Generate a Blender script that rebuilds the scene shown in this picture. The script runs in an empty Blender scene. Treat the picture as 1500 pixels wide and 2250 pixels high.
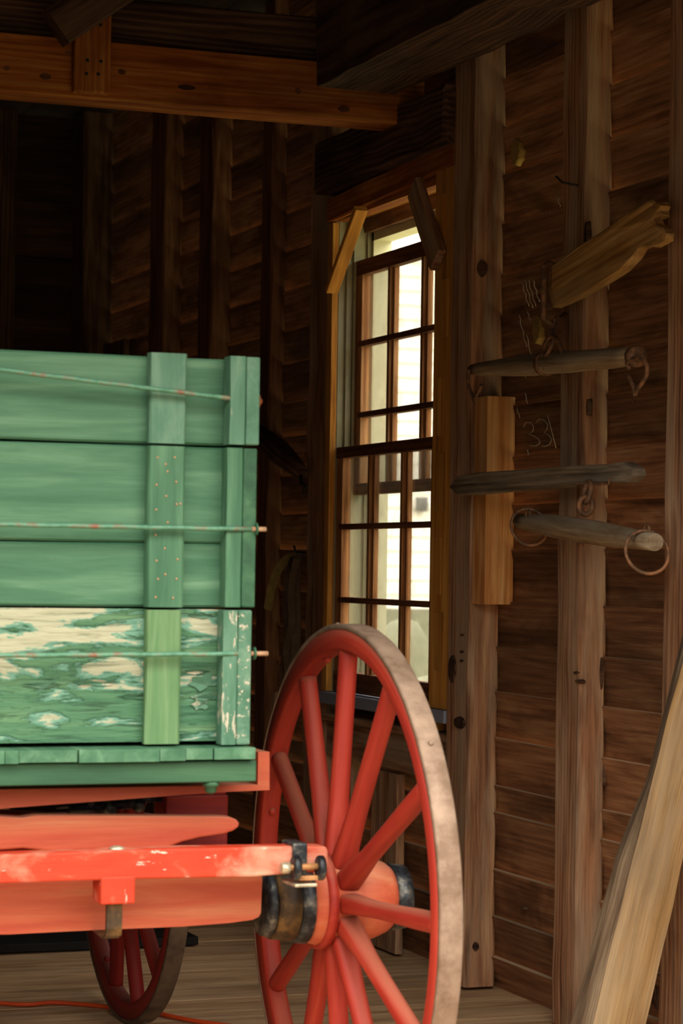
import bpy, bmesh, math, random
from mathutils import Vector, Matrix, noise as mnoise
SC = bpy.context.scene
COL = SC.collection
random.seed(4)
R = math.radians
# ------------------------------------------------------------------ camera
YAW, PIT, ROL, FPX, CZ = R(20.4), R(1.24), .015, 5312.5, 1.41
CAM = Vector((0, 0, CZ))
fw = Vector((math.sin(YAW)*math.cos(PIT), math.cos(YAW)*math.cos(PIT), math.sin(PIT)))
r0 = Vector((math.cos(YAW), -math.sin(YAW), 0)); u0 = r0.cross(fw)
rr = math.cos(ROL)*r0 + math.sin(ROL)*u0; uu = -math.sin(ROL)*r0 + math.cos(ROL)*u0
cd = bpy.data.cameras.new('camera'); cam = bpy.data.objects.new('camera', cd); COL.objects.link(cam)
cam.matrix_world = Matrix((( rr.x, uu.x, -fw.x, 0), (rr.y, uu.y, -fw.y, 0), (rr.z, uu.z, -fw.z, CZ), (0, 0, 0, 1)))
cd.sensor_fit = 'VERTICAL'; cd.sensor_height = 36; cd.lens = 85; cd.clip_end = 200
cd.dof.use_dof = True; cd.dof.focus_distance = 7.4; cd.dof.aperture_fstop = 5.6
SC.camera = cam
# ------------------------------------------------------------------ world, light, exposure
SC.view_settings.view_transform = 'Standard'; SC.view_settings.look = 'None'
SC.view_settings.gamma = 1; SC.view_settings.use_curve_mapping = False
SC.view_settings.exposure = 0.3
w = bpy.data.worlds.new('overcast_sky'); SC.world = w; w.use_nodes = True
bgn = w.node_tree.nodes['Background']
bgn.inputs['Strength'].default_value = 8.5
_t = w.node_tree; _c = _t.nodes.new('ShaderNodeTexCoord'); _s = _t.nodes.new('ShaderNodeSeparateXYZ'); _r = _t.nodes.new('ShaderNodeValToRGB')
_t.links.new(_c.outputs['Generated'], _s.inputs[0]); _t.links.new(_s.outputs['Z'], _r.inputs[0]); _t.links.new(_r.outputs[0], bgn.inputs['Color'])
# overcast sky: dark horizon band added to dim the upper interior, brightest overhead
for _i, (_p, _k) in enumerate(((0, .045), (.14, .06), (.23, .50), (.6, .85), (1, 1.15))):
    _e = _r.color_ramp.elements[_i] if _i < 2 else _r.color_ramp.elements.new(_p)
    _e.position = _p; _e.color = (1.0*_k, .94*_k, .84*_k, 1)
DOOR = (-1.3, 2.8, 4.25, 0, 2.52)          # x0 x1 y z0 z1 : the big doorway behind the viewer's side
ld = bpy.data.lights.new('doorway_portal', 'AREA'); ld.shape = 'RECTANGLE'
ld.size = DOOR[1]-DOOR[0]; ld.size_y = DOOR[4]; ld.cycles.is_portal = True
lo = bpy.data.objects.new('doorway_portal', ld); COL.objects.link(lo)
lo.location = ((DOOR[0]+DOOR[1])/2, DOOR[2]-.05, DOOR[4]/2); lo.rotation_euler = (R(90), 0, 0)

def on(px, py, x=None, y=None, z=None):
    d = fw + rr*((px-750)/FPX) - uu*((py-1125)/FPX)
    t = x/d.x if x is not None else (y/d.y if y is not None else (z-CZ)/d.z)
    return CAM + d*t
def Zt(py, px, y): return on(px, py, y=y).z
def Xt(px, py, y): return on(px, py, y=y).x
def Yt(px, py, x): return on(px, py, x=x).y

# ------------------------------------------------------------------ materials
def lin(h):
    if isinstance(h, str):
        h = [int(h[i:i+2], 16)/255 for i in (0, 2, 4)]
    return tuple([(c/12.92 if c <= .04045 else ((c+.055)/1.055)**2.4) for c in h]) + (1,)
class NT:
    def __init__(s, name):
        s.m = bpy.data.materials.new(name); s.m.use_nodes = True; s.t = s.m.node_tree
        s.b = s.t.nodes['Principled BSDF']
    def n(s, ty, **k):
        o = s.t.nodes.new(ty)
        for a, v in k.items():
            if a in o.inputs: o.inputs[a].default_value = v
            else: setattr(o, a, v)
        return o
    def l(s, a, b): s.t.links.new(a, b)
    def noise(s, vec, sc, det=4, rough=.55, dist=0):
        o = s.n('ShaderNodeTexNoise'); o.inputs['Scale'].default_value = sc; o.inputs['Detail'].default_value = det
        o.inputs['Roughness'].default_value = rough; o.inputs['Distortion'].default_value = dist
        if vec is not None: s.l(vec, o.inputs['Vector'])
        return o.outputs[0]
    def map(s, vec, sc, loc=(0,0,0)):
        o = s.n('ShaderNodeMapping'); o.inputs['Scale'].default_value = sc; o.inputs['Location'].default_value = loc; s.l(vec, o.inputs[0]); return o.outputs[0]
    def ramp(s, f, st):
        o = s.n('ShaderNodeValToRGB'); e = o.color_ramp.elements
        while len(e) < len(st): e.new(.5)
        for i, (p, c) in enumerate(st):
            e[i].position = p; e[i].color = c if isinstance(c, tuple) else lin(c)
        s.l(f, o.inputs[0]); return o.outputs[0]
    def gr(s, name='gr'):
        o = s.n('ShaderNodeAttribute'); o.attribute_name = name; return o.outputs['Vector']
    def mix(s, f, a, b, bt='MIX'):
        o = s.n('ShaderNodeMix'); o.data_type = 'RGBA'; o.blend_type = bt
        for v, i in ((f, 0), (a, 6), (b, 7)):
            if hasattr(v, 'links') or hasattr(v, 'is_output'): s.l(v, o.inputs[i])
            elif i == 0: o.inputs[0].default_value = v
            else: o.inputs[i].default_value = v if isinstance(v, tuple) else lin(v)
        return o.outputs[2]
    def math(s, op, a, b=0, c=0):
        o = s.n('ShaderNodeMath'); o.operation = op
        for i, v in enumerate((a, b, c)):
            if hasattr(v, 'is_output'): s.l(v, o.inputs[i])
            else: o.inputs[i].default_value = v
        return o.outputs[0]
    def bump(s, h, st, d=.01):
        o = s.n('ShaderNodeBump'); o.inputs['Strength'].default_value = st; o.inputs['Distance'].default_value = d
        s.l(h, o.inputs['Height']); s.l(o.outputs[0], s.b.inputs['Normal'])
    def fin(s, col, rough=.8, spec=.25):
        if hasattr(col, 'is_output'): s.l(col, s.b.inputs['Base Color'])
        else: s.b.inputs['Base Color'].default_value = col if isinstance(col, tuple) else lin(col)
        if hasattr(rough, 'is_output'): s.l(rough, s.b.inputs['Roughness'])
        else: s.b.inputs['Roughness'].default_value = rough
        s.b.inputs['Specular IOR Level'].default_value = spec
        return s.m
BLACK = (0, 0, 0, 1)
def wood(name, dark, mid, light, knots=.5, stain=.5, fine=.35, ring=.5, weather=None, wamt=0.0, dust=None, alb=.80):
    s = NT(name); g = s.gr()
    base = s.noise(s.map(g, (1.2, 14, 14)), 1.6, 5, .6, .6)
    wv = s.n('ShaderNodeTexWave'); wv.wave_type = 'BANDS'; wv.bands_direction = 'Y'
    wv.inputs['Scale'].default_value = 9; wv.inputs['Distortion'].default_value = 11; wv.inputs['Detail'].default_value = 2.5
    wv.inputs['Detail Scale'].default_value = .8
    s.l(s.map(g, (.10, 1.5, 1.5)), wv.inputs['Vector'])
    f = s.math('ADD', s.math('MULTIPLY', base, 1-ring*.45), s.math('MULTIPLY', wv.outputs['Fac'], ring*.45))
    c = s.ramp(f, [(.28, dark), (.5, mid), (.72, light)])
    fib = s.noise(s.map(g, (5, 260, 260)), 1, 3, .6)
    c = s.mix(fine, c, s.ramp(fib, [(.3, (.25, .22, .2, 1)), (.62, (1.25, 1.25, 1.25, 1))]), 'MULTIPLY')
    big = s.noise(s.map(g, (1.1, 3.2, 3.2)), 1.3, 4, .6, .4)
    c = s.mix(stain, c, s.ramp(big, [(.38, (.2, .16, .13, 1)), (.50, (1, 1, 1, 1))]), 'MULTIPLY')
    if weather:
        wn = s.noise(s.map(g, (.9, 7, 7), (3, 3, 3)), 1.7, 5, .65)
        c = s.mix(s.math('MULTIPLY', s.ramp(wn, [(.44, BLACK), (.62, (1, 1, 1, 1))]), wamt), c, weather)
    if knots:
        v = s.n('ShaderNodeTexVoronoi'); v.inputs['Scale'].default_value = 1; v.inputs['Randomness'].default_value = 1
        s.l(s.map(g, (1.6, 9, 9)), v.inputs['Vector'])
        d = s.math('ADD', v.outputs['Distance'], s.math('MULTIPLY', fib, .05))
        c = s.mix(s.math('MULTIPLY', s.ramp(d, [(.14, (1, 1, 1, 1)), (.24, BLACK)]), knots), c, (dark if isinstance(dark, tuple) else lin(dark)))
    if dust:
        gm = s.n('ShaderNodeNewGeometry'); sx = s.n('ShaderNodeSeparateXYZ'); s.l(gm.outputs['True Normal'], sx.inputs[0])
        c = s.mix(s.math('MULTIPLY', s.ramp(sx.outputs['Z'], [(.6, BLACK), (.8, (1, 1, 1, 1))]), .85), c, dust)
    tn = s.n('ShaderNodeAttribute'); tn.attribute_name = 'tone'
    mul = s.n('ShaderNodeVectorMath'); mul.operation = 'SCALE'
    s.l(c, mul.inputs[0]); s.l(tn.outputs['Fac'], mul.inputs['Scale'])
    s.bump(s.math('ADD', s.math('MULTIPLY', fib, .6), s.math('MULTIPLY', base, .7)), .45, .004)
    return s.fin(s.mix(1.0, mul.outputs[0], (alb, alb, alb, 1), 'MULTIPLY'), .82, .2)
def paint(name, a, b, c3, chip, chipamt=.62, dust=None, streak=(1.5, 16, 16), sp=.3, rough=.6, alb=.55):
    s = NT(name); g = s.gr()
    n1 = s.noise(s.map(g, streak), 1.4, 5, .6, .5)
    c = s.ramp(n1, [(.3, a), (.52, b), (.72, c3)])
    n2 = s.noise(s.map(g, (7, 30, 30), (5, 1, 2)), 2.2, 6, .7)
    c = s.mix(s.ramp(n2, [(chipamt, BLACK), (chipamt+.03, (1, 1, 1, 1))]), c, chip)
    fib = s.noise(s.map(g, (6, 190, 190)), 1, 3, .6)
    c = s.mix(.18, c, s.ramp(fib, [(.3, (.5, .5, .5, 1)), (.6, (1.1, 1.1, 1.1, 1))]), 'MULTIPLY')
    if dust:
        gm = s.n('ShaderNodeNewGeometry'); sx = s.n('ShaderNodeSeparateXYZ'); s.l(gm.outputs['Normal'], sx.inputs[0])
        up = s.ramp(sx.outputs['Z'], [(.35, BLACK), (.95, (1, 1, 1, 1))])
        c = s.mix(s.math('MULTIPLY', up, .55), c, dust)
    tn = s.n('ShaderNodeAttribute'); tn.attribute_name = 'tone'
    mul = s.n('ShaderNodeVectorMath'); mul.operation = 'SCALE'
    s.l(c, mul.inputs[0]); s.l(tn.outputs['Fac'], mul.inputs['Scale'])
    s.bump(s.math('ADD', s.math('MULTIPLY', fib, .35), s.math('MULTIPLY', n2, .5)), .3, .003)
    return s.fin(s.mix(1.0, mul.outputs[0], (alb, alb, alb, 1), 'MULTIPLY'), rough, sp)
def peeling(name):
    s = NT(name); g = s.gr()
    n1 = s.noise(s.map(g, (1.5, 14, 14)), 1.5, 5, .6, .4)
    c = s.ramp(n1, [(.3, '3c7454'), (.5, '5a8d66'), (.72, '82a878')])
    fl = s.noise(s.map(g, (3.3, 13, 13), (1.7, 4.2, 0)), 1.25, 7, .62, .35)
    # the big bare patch grows to the left of the tailgate and fades to the right
    sp = s.n('ShaderNodeSeparateXYZ'); s.l(g, sp.inputs[0])
    wx = s.ramp(s.math('MULTIPLY_ADD', sp.outputs['X'], 1.6, -.12), [(0, (1, 1, 1, 1)), (1, BLACK)])
    wz = s.ramp(s.math('MULTIPLY_ADD', sp.outputs['Y'], 3.1, 0), [(.35, BLACK), (.95, (1, 1, 1, 1))])
    bias = s.math('MULTIPLY', s.math('MULTIPLY', wx, wz), .22)
    t = s.math('ADD', fl, bias)
    c = s.mix(s.ramp(t, [(.555, BLACK), (.565, (1, 1, 1, 1))]), c, '7ab096')
    c = s.mix(s.ramp(t, [(.60, BLACK), (.612, (1, 1, 1, 1))]), c, 'cdccac')
    rd = s.noise(s.map(g, (7, 85, 85)), 1, 5, .65, .5)
    c = s.mix(.75, c, s.ramp(rd, [(.34, (.25, .33, .27, 1)), (.46, (1, 1, 1, 1))]), 'MULTIPLY')
    s.bump(s.math('ADD', rd, s.math('MULTIPLY', s.ramp(t, [(.54, (1, 1, 1, 1)), (.58, BLACK)]), .7)), .9, .006)
    return s.fin(s.mix(1.0, c, (.56, .56, .56, 1), 'MULTIPLY'), .6, .3)
def metal(name, a, b, c, rough=.55, met=.4, sc=22):
    s = NT(name); tc = s.n('ShaderNodeTexCoord').outputs['Object']
    n1 = s.noise(tc, sc, 6, .65)
    col = s.ramp(n1, [(.35, a), (.5, b), (.68, c)])
    s.bump(s.noise(tc, 120, 3), .3, .002); s.b.inputs['Metallic'].default_value = met
    return s.fin(col, rough, .4)
def flat(name, col, rough=.7, spec=.3, var=.12, sc=6):
    s = NT(name); tc = s.n('ShaderNodeTexCoord').outputs['Object']
    c = s.mix(var, col, s.ramp(s.noise(tc, sc, 5, .6), [(.3, (.3, .3, .3, 1)), (.7, (1.2, 1.2, 1.2, 1))]), 'MULTIPLY')
    return s.fin(c, rough, spec)
M = {}
M['board'] = wood('siding_wood', '5f3f29', '906546', 'ab845f', .5, .6, .35, .18, dust='c8b294', alb=1.02)  # upward ledge faces paler: dust plus overhead light put into the colour
M['post'] = wood('post_wood', '664430', 'a17252', 'bf9974', .6, .4, .4, .35, 'ab9880', .55, alb=1.08)
M['stud'] = wood('stud_wood', '4d2e1e', '84583c', 'a07858', .5, .5, .4, .3, alb=.85)
M['backboard'] = wood('darker_boards', '2a1a10', '4c3220', '644630', .5, .5, .4, .2, alb=.8)  # darker than the siding wood, for the back and left walls
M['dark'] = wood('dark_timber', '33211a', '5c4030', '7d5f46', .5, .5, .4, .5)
M['grey'] = wood('grey_timber', '3a2f24', '6b5a46', '8d7d66', .3, .45, .45, .4, '968b79', .4, alb=1.1)
M['beam'] = wood('pine_beam', '8a4416', 'b86a2a', 'd69448', .9, .4, .3, .25)
M['pine'] = wood('fresh_pine', 'b8743a', 'dda062', 'ecc08a', .8, .1, .25, .25, alb=1.0)
M['trim'] = wood('amber_trim', 'a86a2a', 'd0903e', 'e0a856', .25, .25, .25, .4, alb=1.0)
M['sash'] = wood('sash_wood', '7a4a28', 'b27a4a', 'cc9a68', .1, .3, .35, .3, alb=.72)
M['sashdark'] = wood('sash_rail_wood', '442818', '6c432a', '8a5c3c', .2, .3, .35, .3, alb=1.0)
M['floor'] = wood('floor_planks', '9c7650', 'c69f76', 'dcbb92', .35, .3, .35, .3, 'cdb090', .4, alb=1.15)
M['slab'] = wood('barkless_slab', '94744a', 'b08e60', 'c6a87c', .5, .35, .35, .12, 'a89a84', .4)
M['bark'] = wood('bark_edge', '46362a', '77634e', '9a866c', .3, .5, .6, .1)
M['oldbeam'] = wood('weathered_beam', '82592e', 'b08448', 'c9a068', .45, .25, .5, .3, 'b09870', .3, alb=1.0)
M['turned'] = wood('turned_ash', '6a543a', '917a5c', 'aa9676', .2, .4, .4, .3, 'a39a88', .4, alb=1.05)
M['green'] = paint('green_paint', '3d7354', '568a68', '76a682', 'b9a888', .70)
M['green2'] = paint('green_paint_light', '5a8c5a', '769f6c', '94b584', 'c9cfa8', .70)
M['greenworn'] = paint('green_paint_worn', '467b5c', '64957a', '86ad90', 'b9bf9c', .66, None, (3, 9, 9))
M['greendark'] = paint('green_paint_dark', '2c5a40', '3c6e4e', '55845e', '9a8f6a', .74)
M['greenchip'] = paint('green_paint_chipped', '467b5c', '64957a', '86ad90', 'dcd3ba', .57, None, (3, 9, 9))
M['peel'] = peeling('green_paint_peeling')
M['red'] = paint('red_paint', 'a0261a', 'bc3422', 'cc4a32', 'd29a70', .735, 'c08468')
M['salmon'] = paint('faded_red_paint', 'cc5236', 'dc6c48', 'e48a62', 'cfa080', .74, 'd8a080')
M['orange'] = paint('orange_red_paint', 'd8381c', 'dc4624', 'f4b496', 'f4e0cc', .62, None, (3.6, 6, 6))
M['shadered'] = paint('shaded_red_paint', '8e1c18', 'a52620', 'b83a30', '6a3a2a', .72, '8a5a48')  # red with shade put into the colour, for front wheel and inner gear
M['tire'] = metal('worn_iron_tire', '66503f', '7d6757', '8f7866', .65, .25, 14)
M['tiredark'] = metal('shaded_iron_tire', '4a3c30', '5f4e3e', '6b5845', .7, .2, 14)  # darker copy of the tire iron, shade put into the colour
M['iron'] = metal('black_iron', '15171a', '2b2f34', '6d6a60', .45, .5, 26)
M['brown'] = metal('greasy_brown_iron', '241a0e', '3e2c18', '6b4f28', .55, .3, 20)
M['rust'] = metal('rusty_iron', '54402f', '7d5c42', 'a8724a', .7, .3, 40)
M['rustred'] = metal('rusted_iron_orange', '4a2a16', '7a3c14', 'a65a22', .8, .2, 60)
M['steel'] = metal('bolt_steel', '8f8774', 'b4ab92', 'cfc6ad', .4, .6, 30)
M['rod'] = metal('green_rod', '3f6b52', '54826a', '7a4e3c', .5, .1, 30)
M['rodrust'] = metal('bare_rod_end', '8a6a50', 'a98566', 'b8977a', .6, .3, 30)
M['brass'] = metal('dull_pin', '7a5030', 'a8784c', 'b98c5e', .5, .4, 30)
M['cord'] = flat('orange_cord', 'c8481c', .6, .3)
M['chalk'] = flat('chalk', 'cdbfa6', .95, .0, .4, 60)
M['mark'] = flat('ochre_patch', 'a88a4c', .9, .1, .4, 20)
M['white'] = flat('white_clapboard', 'f4f0e2', .7, .2, .06)
M['cream'] = flat('cream_painted_jamb', 'c9c6a4', .6, .3, .2, 10)
M['jamb'] = flat('greenish_track', 'a39f7c', .45, .5, .2, 10)
M['greysill'] = flat('grey_blue_sill', '8c90a0', .6, .3, .15)
M['leather'] = flat('old_leather', '5e4a36', .6, .3, .5, 20)
M['straw'] = flat('faded_webbing', '94824e', .85, .1, .4, 30)
M['blackmat'] = flat('dark_rubber', '1d1a18', .7, .3, .3)
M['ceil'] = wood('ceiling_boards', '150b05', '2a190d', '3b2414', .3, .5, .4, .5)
M['ground'] = flat('trodden_grass', '979472', .95, .1, .55, 3)
M['earth'] = flat('dark_earth', '4a4236', .95, .1, .6, 9)
M['stone'] = flat('field_stone', '86866e', .9, .2, .5, 9)
M['darkglass'] = flat('dark_house_glass', '5d6660', .1, .5, .2)
def glass():
    s = NT('old_window_glass'); g = s.n('ShaderNodeTexCoord').outputs['Object']
    out = s.t.nodes['Material Output']
    tr = s.n('ShaderNodeBsdfTransparent'); gl = s.n('ShaderNodeBsdfGlossy'); gl.inputs['Roughness'].default_value = .05
    df = s.n('ShaderNodeBsdfDiffuse'); df.inputs['Color'].default_value = lin('b8b196')
    fr = s.n('ShaderNodeFresnel'); fr.inputs['IOR'].default_value = 1.45
    m1 = s.n('ShaderNodeMixShader'); s.l(s.math('MULTIPLY', fr.outputs[0], .6), m1.inputs[0]); s.l(tr.outputs[0], m1.inputs[1]); s.l(gl.outputs[0], m1.inputs[2])
    m2 = s.n('ShaderNodeMixShader')
    dirt = s.ramp(s.noise(g, 9, 7, .7), [(.45, (.02, .02, .02, 1)), (.8, (.22, .22, .22, 1))])
    s.l(dirt, m2.inputs[0]); s.l(m1.outputs[0], m2.inputs[1]); s.l(df.outputs[0], m2.inputs[2])
    s.l(m2.outputs[0], out.inputs[0]); return s.m
M['glass'] = glass()

# ------------------------------------------------------------------ mesh helpers
class MB:
    def __init__(s):
        s.b = bmesh.new(); s.g = s.b.verts.layers.float_vector.new('gr'); s.t = s.b.verts.layers.float.new('tone')
        s.off = Vector((0, 0, 0)); s.tone = 1; s.new()
    def new(s, var=.22, plain=False):
        s.off = Vector((0, 0, 0)) if plain else Vector((random.uniform(0, 40), random.uniform(0, 40), random.uniform(0, 40)))
        s.tone = 1+random.uniform(-var, var*.7)
    def v(s, co, g):
        v = s.b.verts.new(co); v[s.g] = Vector(g)+s.off; v[s.t] = s.tone; return v
    def box(s, x0, x1, y0, y1, z0, z1, ax='z', new=True, var=.12, g0=None):
        if new: s.new(var)
        vs = []
        for x in (x0, x1):
            for y in (y0, y1):
                for z in (z0, z1):
                    g = {'x': (x, z, y), 'y': (y, z, x), 'z': (z, x, y)}[ax]
                    if g0: g = (g[0]-g0[0], g[1]-g0[1], g[2])
                    vs.append(s.v((x, y, z), g))
        for f in ((0, 1, 3, 2), (4, 6, 7, 5), (0, 4, 5, 1), (2, 3, 7, 6), (0, 2, 6, 4), (1, 5, 7, 3)):
            s.b.faces.new([vs[i] for i in f])
    def rings(s, rings, grs, cap=True, closed=False, smooth=True):
        V = [[s.v(c, g) for c, g in zip(r, gr)] for r, gr in zip(rings, grs)]
        n = len(V[0]); m = len(V)
        for i in range(m if closed else m-1):
            a, b = V[i], V[(i+1) % m]
            for j in range(n):
                f = s.b.faces.new((a[j], a[(j+1) % n], b[(j+1) % n], b[j])); f.smooth = smooth
        if cap and not closed:
            s.b.faces.new(V[0][::-1]); s.b.faces.new(V[-1])
    def poly(s, sec, p0, p1, side, n=8, rough=0, shape=None, seed=0, smooth=False, new=True, var=.12):
        """sec: outline [(u,v)] swept from p0 to p1; u along `side`, v along axis x side"""
        if new: s.new(var)
        p0, p1 = Vector(p0), Vector(p1); ax = (p1-p0); L = ax.length; ax.normalize()
        u = (Vector(side) - ax*ax.dot(Vector(side))).normalized(); v = ax.cross(u)
        rg, gg = [], []
        for i in range(n+1):
            t = i/n; sc = shape(t) if shape else (1, 1, 0, 0)
            r, g = [], []
            for k, (a, b) in enumerate(sec):
                a2, b2 = a*sc[0]+sc[2], b*sc[1]+sc[3]
                if rough:
                    q = Vector((t*L*5+seed*7.3, k*1.7, seed))
                    a2 += rough*mnoise.noise(q); b2 += rough*mnoise.noise(q+Vector((0, 0, 9)))
                r.append(p0+ax*(t*L)+u*a2+v*b2); g.append((t*L, a, b))
            rg.append(r); gg.append(g)
        s.rings(rg, gg, smooth=smooth)
    def timber(s, p0, p1, wu, wv, side, ch=.006, n=10, rough=.003, seed=0, **k):
        a, b = wu/2, wv/2
        sec = [(-a+ch, -b), (a-ch, -b), (a, -b+ch), (a, b-ch), (a-ch, b), (-a+ch, b), (-a, b-ch), (-a, -b+ch)]
        s.poly(sec, p0, p1, side, n, rough, seed=seed or random.random()*50, **k)
    def tube(s, pts, r, n=10, closed=False, new=True):
        if new: s.new(.05)
        pts = [Vector(p) for p in pts]; m = len(pts); rg, gg = [], []; L = 0
        prev = None
        for i, p in enumerate(pts):
            a = pts[(i-1) % m] if (closed or i > 0) else p; b = pts[(i+1) % m] if (closed or i < m-1) else p
            t = (b-a).normalized()
            if prev is None:
                q = Vector((0, 0, 1)) if abs(t.z) < .9 else Vector((1, 0, 0)); u = (q-t*q.dot(t)).normalized()
            else: u = (prev-t*prev.dot(t)).normalized()
            prev = u; v = t.cross(u); ra = r[i] if isinstance(r, (list, tuple)) else r
            if i: L += (p-pts[i-1]).length
            rg.append([p+(u*math.cos(k*2*math.pi/n)+v*math.sin(k*2*math.pi/n))*ra for k in range(n)])
            gg.append([(L, ra*math.cos(k*2*math.pi/n), ra*math.sin(k*2*math.pi/n)) for k in range(n)])
        s.rings(rg, gg, closed=closed)
    def lathe(s, prof, c=(0, 0, 0), ax='x', n=56, new=True):
        if new: s.new(.05)
        rg, gg = [], []; c = Vector(c)
        for t, r in prof:
            ring, g = [], []
            for k in range(n):
                a = k*2*math.pi/n; ca, sa = math.cos(a)*r, math.sin(a)*r
                p = {'x': Vector((t, ca, sa)), 'y': Vector((sa, t, ca)), 'z': Vector((ca, sa, t))}[ax]
                ring.append(c+p); g.append((t, ca, sa))
            rg.append(ring); gg.append(g)
        s.rings(rg, gg)
    def ringsolid(s, prof, n=96, new=True, tang=True):
        """closed profile [(x, r)] revolved about x; grain runs round the rim"""
        if new: s.new(.05)
        rg, gg = [], []
        for k in range(n):
            a = k*2*math.pi/n
            rg.append([Vector((x, math.cos(a)*r, math.sin(a)*r)) for x, r in prof])
            gg.append([(abs(a-math.pi)*.6, x, r) for x, r in prof])
        s.rings(rg, gg, closed=True, smooth=True)
    def sphere(s, c, r, sc=(1, 1, 1), n=12, new=True):
        if new: s.new(.05)
        c = Vector(c); rg, gg = [], []
        for i in range(n+1):
            t = math.pi*(i+.02)/(n+.04); ring = []
            for k in range(n*2):
                a = math.pi*k/n
                ring.append(c+Vector((math.sin(t)*math.cos(a)*sc[0], math.sin(t)*math.sin(a)*sc[1], math.cos(t)*sc[2]))*r)
            rg.append(ring); gg.append([tuple(p-c) for p in ring])
        s.rings(rg, gg)

def wloc(o):
    p = Vector((0, 0, 0))
    while o: p += o.location; o = o.parent
    return p
def obj(name, mb, mat, parent=None, bevel=0, at=None, seg=2, sharp=True):
    b = mb.b
    bmesh.ops.recalc_face_normals(b, faces=b.faces)
    xs = [v.co for v in b.verts]
    lo = Vector((min(v.x for v in xs), min(v.y for v in xs), min(v.z for v in xs)))
    hi = Vector((max(v.x for v in xs), max(v.y for v in xs), max(v.z for v in xs)))
    c = Vector(at) if at is not None else Vector(((lo.x+hi.x)/2, (lo.y+hi.y)/2, lo.z))
    for v in b.verts: v.co -= c
    me = bpy.data.meshes.new(name); b.to_mesh(me); b.free()
    for m_ in (mat if isinstance(mat, list) else [mat]): me.materials.append(m_)
    o = bpy.data.objects.new(name, me); COL.objects.link(o)
    if parent: o.parent = parent; o.location = c-wloc(parent)
    else: o.location = c
    if bevel:
        md = o.modifiers.new('bevel', 'BEVEL'); md.width = bevel; md.segments = seg; md.limit_method = 'ANGLE'
    return o
def empty(name, loc, label, cat, group=None):
    o = bpy.data.objects.new(name, None); COL.objects.link(o); o.location = loc; o.empty_display_size = .1
    o['label'] = label; o['category'] = cat
    if group: o['group'] = group
    return o
def tag(o, label, cat=None, group=None):
    o['label'] = label
    if cat: o['category'] = cat
    if group: o['group'] = group
    return o
def struct(name, mb, mat, parent=None, **k):
    o = obj(name, mb, mat, parent, **k)
    if not parent: o['kind'] = 'structure'
    return o

# ================================================================== THE BARN SHELL
W = 3.33                      # inner plane of the right wall's siding
WIN = (7.79, 8.83, .837, 2.79) # window opening: y0 y1 z0 z1
zr = [0, .109, .244, .40, .589, .679, .837, .992, 1.142, 1.294, 1.468, 1.616, 1.775, 1.941, 2.082, 2.247, 2.385, 2.557, 2.722, 2.883, 3.043, 3.2, 3.36, 3.52, 3.68, 3.82]
BACK, LEFT, FRONT, CEIL = 12.75, -2.75, 4.25, 3.8
def bx(u):                                   # siding face: x (inner) at height fraction u of a board
    return W+.016-.024*u
def siding(mb, along, rows, spans, plane, sgn, lap=.03, th=.022):
    # boards lean inward towards their tops, each top a small ledge; plane: coordinate of the wall, sgn: outward direction
    for i in range(len(rows)-1):
        z0, z1 = rows[i], rows[i+1]; h = z1-z0
        for (a, b) in spans(z0, z1):
            mb.new(.42)
            n = max(2, int((b-a)/.45)); rg = []; gg = []
            zo = random.uniform(-.004, .004)
            for k in range(n+1):
                q = a+(b-a)*k/n
                w1 = .003*mnoise.noise(Vector((q*1.7, i*3.1, 0)))
                w2 = .004*mnoise.noise(Vector((q*1.3, i*3.1, 5)))
                prof = [(.030, z0-.014+w1), (-.018, z1+w2), (-.018+th, z1+w2), (.030+th, z0-.014+w1)]
                rg.append([Vector((plane+sgn*p, q, z)) if along == 'y' else Vector((q, plane+sgn*p, z)) for p, z in prof])
                gg.append([(q, z, p) for p, z in prof])
            mb.rings(rg, gg, smooth=False)
def sp_right(z0, z1):
    m = (z0+z1)/2
    if WIN[2] <= m <= WIN[3]: return [(FRONT, WIN[0]), (WIN[1], BACK)]
    return [(FRONT, BACK)]
b = MB(); siding(b, 'y', zr, sp_right, W, 1); wall_right = struct('wall_right', b, M['board'], at=(W, 8, 0))
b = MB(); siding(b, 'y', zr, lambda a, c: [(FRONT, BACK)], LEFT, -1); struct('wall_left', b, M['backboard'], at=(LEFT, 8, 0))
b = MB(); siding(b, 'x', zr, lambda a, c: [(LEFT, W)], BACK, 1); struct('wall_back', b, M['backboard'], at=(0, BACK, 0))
def sp_front(z0, z1):
    if (z0+z1)/2 < DOOR[4]: return [(LEFT-.1, DOOR[0]), (DOOR[1], W+.1)]
    return [(LEFT-.1, W+.1)]
b = MB(); siding(b, 'x', zr, sp_front, FRONT, -1); struct('wall_front', b, M['board'], at=(0, FRONT, 0))
b = MB(); y = FRONT-.1
ys = [y]
while y < BACK:
    y += random.choice([.26, .29, .31, .33]); ys.append(y)
for i in range(len(ys)-1): b.box(LEFT-.05, W+.045, ys[i]+.002, ys[i+1]-.002, -.05, random.uniform(-.003, 0), 'x', var=.16)
b.box(LEFT-.05, W+.045, ys[0], ys[-1], -.09, -.052, 'x')
struct('floor', b, M['floor'], bevel=.002, at=(0, 8, 0))
b = MB()
for i in range(24):
    x = LEFT-.1+i*.26; b.box(x+.002, x+.258, FRONT-.1, BACK+.1, CEIL, CEIL+.03, 'y')
b.box(LEFT-.2, W+.2, FRONT-.2, BACK+.2, CEIL+.03, CEIL+.05, 'y')
struct('ceiling', b, M['ceil'], at=(0, 8, CEIL))
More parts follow.
